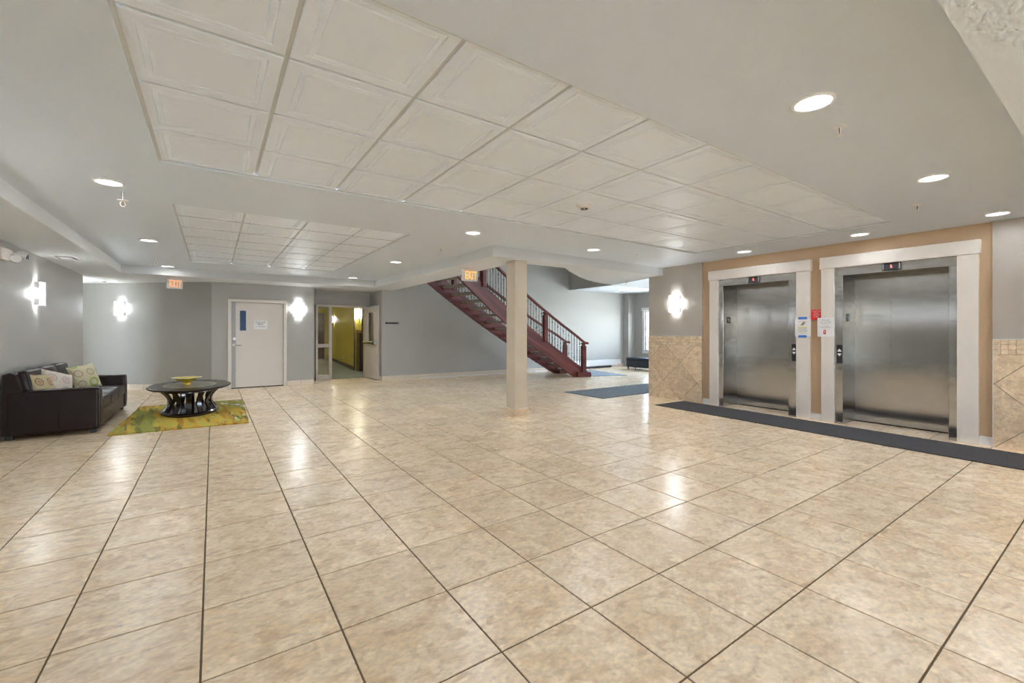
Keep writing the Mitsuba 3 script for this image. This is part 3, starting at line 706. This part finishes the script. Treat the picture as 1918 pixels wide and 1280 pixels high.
for x, y, lab in [(-0.73, 4.98, 'round downlight above the left front, beside the hanging sprinkler'),
                  (-0.74, 7.85, 'round downlight left of the small ceiling panel field, above the sofa end'),
                  (-0.73, 10.78, 'round downlight above the exit sign on the left'),
                  (2.72, 10.60, 'round downlight above the open hallway door'),
                  (2.75, 7.75, 'round downlight right of the small ceiling panel field'),
                  (2.75, 4.886, 'round downlight between the two panel fields, left of the column'),
                  (4.86, 4.845, 'round downlight behind the large panel field, right of the column'),
                  (6.95, 3.61, 'round downlight above the left elevator'),
                  (6.96, 2.115, 'round downlight above the right elevator'),
                  (2.735, 1.04, 'largest round downlight, at the upper right of the photo'),
                  (4.89, 0.99, 'round downlight at the right edge, second from the top')]:
    downlight(x, y, HC, lab)
downlight(0.6, 1.04, HC, 'round downlight above the camera, outside the photo')
downlight(6.95, 0.9, HC, 'round downlight right of the photo, near the tiled wall')
for x, w in ((-0.7, 'left'), (2.4, 'middle'), (5.4, 'right')):
    for y, v in ((-1.2, 'nearer'), (-3.4, 'farther')):
        downlight(x, y, HS, f'round downlight behind the camera, {v} row, {w}')
downlight(11.75, 10.35, 2.76, 'small round downlight in the low entrance ceiling', True)
for y, w in ((16.6, 'near the open door'), (20.2, 'farther down')):
    downlight(3.2, y, 2.43, 'round downlight in the hallway, ' + w)

def sconce(o, nx, ny, label, L=L_SCONCE, w=0.245, h=0.33, dp=0.10, light=True):
    """o: point on the wall at the middle height, (nx, ny) the wall's outward normal"""
    k = thing('wall_sconce', label, 'wall lamp', 'white glowing wall sconces')
    n, t = np.array([nx, ny, 0.0]), np.array([-ny, nx, 0.0])
    def F(m):
        m = frame_to(m, o, t, n, (0, 0, 1)); m.fix_normals(); return m
    part(k, 'back_plate', F(RB(-0.06, 0.06, 0.001, 0.02, -0.10, 0.10, 0.006)), 'm_white')
    a = np.linspace(-0.62, 0.62, 13)
    R = (w / 2) / math.sin(0.62)
    outer = [(R * math.sin(q), dp - R * (1 - math.cos(q))) for q in a]
    inner = [((R - 0.008) * math.sin(q), dp - 0.008 - (R - 0.008) * (1 - math.cos(q))) for q in a]
    sh = ext(Polygon(outer + inner[::-1]).buffer(0), -h / 2, h / 2)
    part(k, 'shade', F(sh), 'm_lens', **emit(L * 0.8))
    bulb = trimesh.creation.icosphere(2, 0.04); bulb.apply_translation((0, 0.056, 0))
    part(k, 'bulb', F(bulb), 'm_lens', True, **emit(L * 2.6))
    ye = dp - R * (1 - math.cos(0.62)) + 0.006
    for sx in (-1, 1):
        for sz in (-1, 1):
            cw, ch = w / 2 * 0.52, h / 2 * 0.52
            part(k, 'shade_corner', F(cat(B(sx * (w / 2 - 0.003), sx * w / 2, 0.012, ye, sz * (h / 2 - ch), sz * h / 2), B(sx * (w / 2 - cw), sx * w / 2, 0.012, ye + 0.012, sz * (h / 2 - 0.003), sz * h / 2))), 'm_lens')
    part(k, 'bracket', F(cat(*[cyl((sx * 0.05, 0.01, sz * 0.085), (sx * 0.05, dp + 0.002 - R * (1 - math.cos(math.asin(0.05 / R))), sz * 0.085), 0.006, 8) for sx in (-1, 1) for sz in (-1, 1)])), 'm_chrome')
    return k
al = nrm((2.80, -2.32)); aln = np.array([-al[1], al[0]]); aln = -aln if aln[1] > 0 else aln
sconce((-2.12, 9.09, 1.875), 1, 0, 'glowing white sconce on the left wall above the leather sofa')
sconce((-2.12, 4.40, 1.875), 1, 0, 'glowing white sconce on the left wall outside the photo')
sconce((-2.12, -0.30, 1.875), 1, 0, 'glowing white sconce on the left wall behind the camera')
sconce((-1.735 , 11.92 + (1.735 - 0.03) * 0.8293, 1.855), aln[0], aln[1], 'glowing white sconce on the angled wall behind the sofa')
sconce((1.75, 11.92, 1.878), 0, -1, 'glowing white sconce to the right of the plain beige door')
sconce((WOB, 5.16, 1.865), -1, 0, 'glowing white sconce left of the elevators above the tiled wainscot')
hn = nrm((-7.4, 0.66))
for y in (16.45, 20.4):
    sconce((3.96 + (y - 15.2) * 0.66 / 7.4, y, 1.86), hn[0], hn[1], 'glowing sconce on the olive hallway wall' + (' near the doorway' if y < 18 else ' farther down'), L_HALL * 0.6, 0.2, 0.3) if y > 18 else None
sconce((4.10, 14.92, 1.93), -1, 0, 'glowing sconce above the dark pedestal in the hallway', L_HALL, 0.2, 0.34)
sconce((4.6, 22.55, 1.9), 0, -1, 'glowing sconce at the far end of the hallway', L_HALL * 0.5, 0.2, 0.3) if False else None

# exit signs
def exit_sign(o, ang, label, w, h, colr):
    k = thing('exit_sign', label, 'exit sign', 'white exit signs with orange letters')
    ex = np.array([math.cos(ang), math.sin(ang), 0]); out = np.array([math.sin(ang), -math.cos(ang), 0])
    def F(m):
        m = frame_to(m, o, ex, -out, (0, 0, 1)); m.fix_normals(); return m
    part(k, 'housing', F(RB(-w / 2, w / 2, -0.03, 0.03, -h - 0.015, -0.015, 0.014, 2)), 'm_white', 30)
    part(k, 'canopy', F(RB(-0.09, 0.09, -0.045, 0.045, -0.018, 0.0, 0.006)), 'm_white')
    c = np.array(o) + out * 0.0302 + np.array([0.012 * ex[0], 0.012 * ex[1], -0.015 - h / 2])
    part(k, 'lettering', text_on('EXIT', h * 0.62, c, ex, out, 0.002, bold=True, fit=w * 0.74), 'm_red', label='glowing orange letters', **emit(colr))
exit_sign((-0.665, 11.45, HS), math.radians(14), 'exit sign hanging from the ceiling on the left, near the beige door', 0.275, 0.215, (1.1, 0.30, 0.10))
exit_sign((3.745, 6.78, HS), 0.0, 'exit sign hanging in front of the staircase, left of the column', 0.31, 0.215, (1.25, 0.42, 0.08))

# ------------------------------------------------------------------ ceiling devices
def sprinkler(x, y, z, label, drop=0.0):
    k = thing('sprinkler', label, 'sprinkler', 'ceiling sprinklers')
    if drop:
        part(k, 'pipe', cyl((x, y, z), (x, y, z - drop), 0.007, 10), 'm_chrome', 30)
    e = lathe([(0.0, 0.0), (0.042, 0.0), (0.040, -0.006), (0.018, -0.014), (0.0, -0.014)], 24); e.fix_normals()
    part(k, 'escutcheon', mv(e, x, y, z - drop), 'm_white', 30)
    zz = z - drop - 0.014
    tor = trimesh.creation.torus(0.020, 0.004, major_sections=20, minor_sections=8)
    part(k, 'yoke', mv(rot(rot(tor, math.pi / 2, axis=(1, 0, 0)), 0.6), x, y, zz - 0.020), 'm_white', 30)
    part(k, 'bulb', cyl((x, y, zz), (x, y, zz - 0.04), 0.004, 8), 'm_copper', 30, label='red brown bulb')
    part(k, 'deflector', mv(trimesh.creation.cylinder(0.017, 0.003, sections=16), x, y, zz - 0.046), 'm_white')
sprinkler(3.19, 1.07, HC, 'white sprinkler beside the largest downlight at the upper right')
sprinkler(5.80, 1.29, HC, 'small white sprinkler between the right edge downlight and the elevators')
sprinkler(5.78, 4.77, HC, 'small sprinkler behind the large panel field, left of the elevators')
sprinkler(-0.68, 5.28, HC, 'sprinkler hanging on a short pipe below the left front downlight', 0.075)
sprinkler(2.85, 6.05, HC, 'tiny sprinkler between the two panel fields right of the small field')
sprinkler(-0.86, 10.2, HC, 'tiny sprinkler near the far left downlight')
sprinkler(7.60, 6.55, HS, 'tiny sprinkler under the ceiling band by the entrance, beyond the tiled wall', 0.02)
def smoke(x, y, z, label):
    k = thing('smoke_detector', label, 'smoke detector')
    b = lathe([(0, 0), (0.085, 0), (0.085, -0.012), (0.070, -0.020), (0, -0.020)], 32); b.fix_normals()
    part(k, 'base', mv(b, x, y, z), 'm_white', 30)
    h = lathe([(0, -0.02), (0.066, -0.02), (0.055, -0.038), (0.030, -0.050), (0, -0.052)], 32); h.fix_normals()
    part(k, 'head', mv(h, x, y, z), 'm_casing', 30)
    part(k, 'sensor', mv(trimesh.creation.cylinder(0.036, 0.008, sections=24), x, y, z - 0.047), 'm_black', label='dark sensor slot')
smoke(3.10, 3.22, HC + 0.018, 'white smoke detector on the large ceiling panel field')
smoke(-1.945, 12.75, HS, 'smoke detector on the low ceiling near the angled wall')
vt = thing('ceiling_vent', 'square white vent in the low ceiling above the sofa', 'vent')
part(vt, 'frame', ext(sbox(-1.98, 9.02, -1.68, 9.46).difference(sbox(-1.94, 9.06, -1.72, 9.42)), HS - 0.008, HS + 0.002), 'm_white')
part(vt, 'plate', RB(-1.90, -1.76, 9.10, 9.38, HS - 0.016, HS - 0.006, 0.003), 'm_white')
part(vt, 'shadow_gap', B(-1.94, -1.72, 9.06, 9.42, HS - 0.002, HS + 0.001), 'm_ink', label='dark gap around the plate')
em = thing('emergency_light', 'white twin head emergency light high on the left wall', 'emergency light')
part(em, 'box', RB(-2.12, -2.05, 7.66, 7.98, 2.20, 2.34, 0.015), 'm_casing')
def head(y, z, ang):
    prof = [(0, 0.0), (0.035, 0.004), (0.052, 0.05), (0.052, 0.085), (0.044, 0.09), (0, 0.088)]
    h = lathe(prof, 24); h.fix_normals()
    h = rot(h, math.pi / 2, axis=(0, 1, 0)); h = rot(h, ang[0]); h = rot(h, ang[1], axis=(0, 1, 0))
    return mv(h, -2.06, y, z)
h1 = part(em, 'lamp_head', head(7.97, 2.245, (-0.9, 0.3)), 'm_white', 30)
h2 = part(em, 'lamp_head', head(8.10, 2.315, (0.35, 0.25)), 'm_white', 30)
part(h2, 'lens', RB(-1.985, -1.962, 8.105, 8.175, 2.26, 2.31, 0.005), 'm_black', label='dark lens')
part(em, 'arm', cat(cyl((-2.07, 7.9, 2.27), (-2.06, 7.98, 2.25), 0.016), cyl((-2.07, 7.95, 2.29), (-2.06, 8.10, 2.315), 0.016)), 'm_white', 30)

# ------------------------------------------------------------------ floor mats, rug
def flat(name, pts, th, m, label, c, z=0.0):
    p = Polygon(pts)
    a, b = ext(p, z + 0.0005, z + th * 0.6), ext(p.buffer(-0.004), z + th * 0.6, z + th)
    return one(name, cat(a, b), m, label, c)
ed_ = [(6.557, 5.005)]
k = thing('floor_mat', 'long black runner mat along the front of the elevators', 'mat')
fm = Polygon([(6.557, 5.005), (7.379, 4.985), (7.20, 0.6), (7.15, -1.6), (6.33, -1.6), (6.385, 0.75)])
part(k, 'pile', ext(fm.buffer(-0.012), 0.0005, 0.008), 'm_mat')
part(k, 'border', ext(fm.difference(fm.buffer(-0.012)), 0.0005, 0.006), 'm_black', label='black rubber edge')
k = thing('floor_mat', 'grey blue mat on the floor left of the tiled wall end, behind the column', 'mat')
fm = Polygon([(6.331, 7.205), (6.325, 6.06), (9.3, 6.06), (9.3, 7.16)])
part(k, 'pile', ext(fm.buffer(-0.012), 0.0005, 0.008), 'm_matblue')
part(k, 'border', ext(fm.difference(fm.buffer(-0.012)), 0.0005, 0.006), 'm_black')
k = thing('floor_mat', 'small pale blue grey mat at the foot of the staircase', 'mat')
fm = Polygon([(9.23, 9.19), (10.32, 8.87), (10.73, 10.75), (9.63, 11.0)])
part(k, 'pile', ext(fm.buffer(-0.012), 0.0005, 0.008), 'm_matpale')
part(k, 'border', ext(fm.difference(fm.buffer(-0.012)), 0.0005, 0.006), 'm_black')
k = thing('area_rug', 'olive and ochre rug with pale flecks under the oval coffee table', 'rug')
rp = Polygon([(-1.11, 7.45), (0.425, 7.36), (0.475, 9.90), (-1.05, 9.95)])
part(k, 'pile', ext(rp.buffer(-0.01), 0.0005, 0.016), 'm_rug')
part(k, 'border', ext(rp.difference(rp.buffer(-0.01)), 0.0005, 0.013), 'm_rug')
RUGZ = 0.016

# ------------------------------------------------------------------ coffee table and bowl
TX, TY = -0.31, 8.93
t = thing('coffee_table', 'black oval coffee table with curved slat base on the olive rug', 'table')
def oval(a, b, n=72):
    q = np.linspace(0, 2 * np.pi, n, endpoint=False)
    return Polygon(np.stack([TX + a * np.cos(q), TY + b * np.sin(q)], 1))
TA, TB = 0.56, 0.84
def ovlayer(specs, n=72):
    """stack of ovals (a, b, z) joined"""
    q = np.linspace(0, 2 * np.pi, n, endpoint=False)
    v = np.concatenate([np.stack([TX + a * np.cos(q), TY + b * np.sin(q), np.full(n, z)], 1) for a, b, z in specs])
    f = []
    for r in range(len(specs) - 1):
        for i in range(n):
            j = (i + 1) % n
            f += [[r * n + i, r * n + j, (r + 1) * n + j], [r * n + i, (r + 1) * n + j, (r + 1) * n + i]]
    c0, c1 = len(v), len(v) + 1
    v = np.vstack([v, [[TX, TY, specs[0][2]], [TX, TY, specs[-1][2]]]])
    for i in range(n):
        j = (i + 1) % n
        f += [[c0, j, i], [c1, (len(specs) - 1) * n + i, (len(specs) - 1) * n + j]]
    return trimesh.Trimesh(v, f, process=False)
part(t, 'tabletop', ovlayer([(TA - 0.03, TB - 0.03, 0.415), (TA - 0.006, TB - 0.006, 0.425), (TA, TB, 0.437), (TA - 0.004, TB - 0.004, 0.446), (TA - 0.012, TB - 0.012, 0.450)]), 'm_tablewood', 35)
part(t, 'inlay', ovlayer([(0.36, 0.56, 0.4495), (0.36, 0.56, 0.4512)]), 'm_inlay', label='smoky glass oval inlay')
part(t, 'base_ring', ovlayer([(0.375, 0.655, RUGZ), (0.385, 0.665, RUGZ + 0.012), (0.385, 0.665, RUGZ + 0.035), (0.36, 0.64, RUGZ + 0.055)]), 'm_tablewood', 35)
part(t, 'top_ring', ext(oval(0.42, 0.70).difference(oval(0.34, 0.62)), 0.385, 0.416), 'm_tablewood')
NS = 14
for i in range(NS):
    q = 2 * math.pi * (i + 0.5) / NS
    zz = np.linspace(RUGZ + 0.05, 0.39, 11)
    u = (zz - zz[0]) / (zz[-1] - zz[0])
    off = 0.035 - 0.09 * np.sin(np.pi * u) ** 1.0 + 0.05 * u
    pts = [np.array([TX + (0.315 + o) * math.cos(q), TY + (0.595 + o) * math.sin(q), z]) for o, z in zip(off, zz)]
    tg = nrm((-0.33 * math.sin(q), 0.61 * math.cos(q), 0)); nm = np.array([tg[1], -tg[0], 0])
    v, f = [], []
    for p in pts:
        for a, b in ((-1, -1), (1, -1), (1, 1), (-1, 1)):
            v.append(p + tg * a * 0.036 + nm * b * 0.012)
    for r in range(len(pts) - 1):
        for kk in range(4):
            a, b = r * 4 + kk, r * 4 + (kk + 1) % 4
            f += [[a, b, b + 4], [a, b + 4, a + 4]]
    n4 = 4 * len(pts)
    f += [[0, 2, 1], [0, 3, 2], [n4 - 4, n4 - 3, n4 - 2], [n4 - 4, n4 - 2, n4 - 1]]
    m = trimesh.Trimesh(np.array(v), f, process=False); m.fix_normals()
    part(t, 'slat', m, 'm_tablewood', 35)
bw = thing('bowl', 'shallow yellow fluted bowl with a white rim on the oval coffee table', 'bowl')
def bowl_mesh(prof, n=96, amp=0.05):
    q = np.linspace(0, 2 * np.pi, n, endpoint=False)
    v, f = [], []
    for r, z in prof:
        k = amp * min(1.0, r / 0.2)
        for a in q:
            rr = r * (1 + k * 0.5 * (1 if int(round(a / (2 * np.pi) * n)) % 4 < 2 else -1))
            v.append((rr * math.cos(a), rr * math.sin(a), z))
    for r in range(len(prof) - 1):
        for i in range(n):
            j = (i + 1) % n
            f += [[r * n + i, r * n + j, (r + 1) * n + j], [r * n + i, (r + 1) * n + j, (r + 1) * n + i]]
    return trimesh.Trimesh(np.array(v), f, process=False)
BX, BY = -0.36, 9.0
part(bw, 'foot', mv(lathe([(0, 0), (0.055, 0), (0.055, 0.012), (0.035, 0.024), (0, 0.024)], 32), BX, BY, 0.4512), 'm_bowl', 35)
part(bw, 'body', mv(bowl_mesh([(0.03, 0.022), (0.085, 0.055), (0.145, 0.085), (0.195, 0.108), (0.19, 0.111), (0.14, 0.091), (0.075, 0.062), (0.01, 0.034)]), BX, BY, 0.4512), 'm_bowl')
part(bw, 'rim', mv(bowl_mesh([(0.189, 0.1055), (0.203, 0.110), (0.203, 0.118), (0.190, 0.118), (0.184, 0.111)]), BX, BY, 0.4512), 'm_bowlrim', label='white scalloped rim')

# ------------------------------------------------------------------ sofa and cushions
s = thing('sofa', 'dark brown leather three seat sofa against the left wall', 'sofa')
X0, X1, Y0, Y1 = -2.10, -1.225, 7.765, 9.955
def puff(x0, x1, y0, y1, z0, z1, amt=0.02, r=0.03):
    m = RB(x0, x1, y0, y1, z0, z1, r, 3)
    m = m.subdivide_to_size(0.06)
    v = np.array(m.vertices); c = (v.max(0) + v.min(0)) / 2; e = (v.max(0) - v.min(0)) / 2
    u = np.clip((v - c) / e, -1, 1)
    for ax in range(3):
        o = [k for k in range(3) if k != ax]
        v[:, ax] += np.sign(u[:, ax]) * (np.abs(u[:, ax]) > 0.7) * amt * (1 - u[:, o[0]] ** 2) * (1 - u[:, o[1]] ** 2)
    return trimesh.Trimesh(v, m.faces, process=True)
part(s, 'frame', RB(X0 + 0.02, X1 - 0.02, Y0 + 0.12, Y1 - 0.12, 0.055, 0.27, 0.02, 2), 'm_leather', 40)
for ya, yb in ((Y0, Y0 + 0.17), (Y1 - 0.17, Y1)):
    a = part(s, 'arm', puff(X0 + 0.03, X1, ya, yb, 0.05, 0.592, 0.008, 0.035), 'm_leather', 45)
    xm = (X0 + X1) / 2 + 0.06
    ys = ya - 0.007 if ya < 8.5 else yb + 0.007
    part(a, 'seam', cat(cyl((xm, ys, 0.07), (xm, ys, 0.585), 0.004, 6)), 'm_leather')
bk = Polygon([(X0, 0.06), (X0 + 0.20, 0.06), (X0 + 0.20, 0.5), (X0 + 0.115, 0.80), (X0 + 0.075, 0.825), (X0 + 0.01, 0.80)])
part(s, 'back', xz_wall(bk, Y0 + 0.005, Y1 - 0.005), 'm_leather')
cw = (Y1 - Y0 - 0.34) / 3
for i in range(3):
    ya = Y0 + 0.17 + i * cw + 0.003; yb = ya + cw - 0.006
    sc_ = part(s, 'seat_cushion', puff(X0 + 0.24, X1 - 0.005, ya, yb, 0.27, 0.435, 0.018, 0.03), 'm_leather', 45)
    part(sc_, 'piping', cyl((X1 - 0.012, ya + 0.02, 0.43), (X1 - 0.012, yb - 0.02, 0.43), 0.006, 8), 'm_leather')
    m = puff(-0.065, 0.065, ya, yb, 0.0, 0.42, 0.02, 0.03)
    m = rot(m, -0.26, axis=(0, 1, 0))
    part(s, 'back_cushion', mv(m, X0 + 0.215, 0, 0.415), 'm_leather', 45)
for x in (X0 + 0.06, X1 - 0.07):
    for y in (Y0 + 0.07, Y1 - 0.07):
        part(s, 'foot', RB(x - 0.03, x + 0.03, y - 0.03, y + 0.03, 0.0, 0.056, 0.004), 'm_black')
def pillow(o, w, ez, tilt, m_, label):
    n = 22
    g = np.linspace(-1, 1, n)
    U, V = np.meshgrid(g, g, indexing='ij')
    th = 0.075 * ((1 - U ** 2) * (1 - V ** 2)) ** 0.42
    pin = 1 - 0.07 * (1 - np.abs(U) ** 2) * np.abs(V) ** 3
    pin2 = 1 - 0.07 * (1 - np.abs(V) ** 2) * np.abs(U) ** 3
    wr = 0.010 * (meshkit.fbm(np.stack([U * 3, V * 3, U * 0 + o[1]], -1), 3) - 0.5)
    X, Z = U * w / 2 * pin2, V * w / 2 * pin
    top = np.stack([X, th + wr, Z], -1).reshape(-1, 3); bot = np.stack([X, -th + wr, Z], -1).reshape(-1, 3)
    idx = np.arange(n * n).reshape(n, n)
    q = np.stack([idx[:-1, :-1], idx[1:, :-1], idx[1:, 1:], idx[:-1, 1:]], -1).reshape(-1, 4)
    f = np.vstack([q[:, ::-1], q + n * n])
    v = np.vstack([top, bot]); f = np.vstack([f[:, [0, 1, 2]], f[:, [0, 2, 3]]])
    m = trimesh.Trimesh(v, f, process=False)
    uv = np.vstack([np.stack([U, V], -1).reshape(-1, 2)] * 2) * 0.5 + 0.5
    m = rot(m, tilt[1], axis=(0, 1, 0)); m = rot(m, tilt[0], axis=(1, 0, 0)); m = rot(m, ez); m = mv(m, *o)
    if m.volume < 0: m.invert()
    k = thing('cushion', label, 'cushion', 'round patterned scatter cushions on the sofa')
    part(k, 'cover', m, m_, True, uv=uv)
    ed = np.array([[x * w / 2 * 1.0, 0, z * w / 2 * 1.0] for x, z in [(-1, -1), (1, -1), (1, 1), (-1, 1)]])
    return k
pillow((-1.835, 8.11, 0.60), 0.37, math.radians(72), (-0.30, 0.12), 'm_pillow1', 'tan cushion with brown rings at the near end of the sofa, beside the near arm')
pillow((-1.745, 8.35, 0.605), 0.39, math.radians(56), (-0.36, 0.35), 'm_pillow2', 'pale pink ring patterned cushion behind the tan one on the sofa')
pillow((-1.65, 9.34, 0.62), 0.39, math.radians(48), (-0.32, -0.12), 'm_pillow3', 'green and cream ring patterned cushion at the far end of the sofa')

# ------------------------------------------------------------------ bench by the entrance
b = thing('bench', 'dark navy storage bench by the entrance window', 'bench')
BX0, BX1, BY0, BY1 = 11.95, 12.42, 8.95, 10.33
part(b, 'body', RB(BX0 + 0.01, BX1 - 0.01, BY0 + 0.01, BY1 - 0.01, 0.09, 0.335, 0.012, 2), 'm_navy', 40)
part(b, 'lid', RB(BX0, BX1, BY0, BY1, 0.34, 0.415, 0.02, 2), 'm_navy', 40, label='padded lid')
for x in (BX0 + 0.05, BX1 - 0.05):
    for y in (BY0 + 0.06, BY1 - 0.06):
        part(b, 'foot', trimesh.creation.cone(0.028, -0.1, sections=12).apply_translation((x, y, 0.1)) if False else mv(lathe([(0, 0), (0.014, 0), (0.024, 0.092), (0, 0.092)], 12), x, y, 0.0), 'm_darkwood', 30)
    part(b, 'middle_foot', mv(lathe([(0, 0), (0.012, 0), (0.018, 0.092), (0, 0.092)], 12), x, (BY0 + BY1) / 2 + 0.38, 0.0), 'm_chrome', 30)
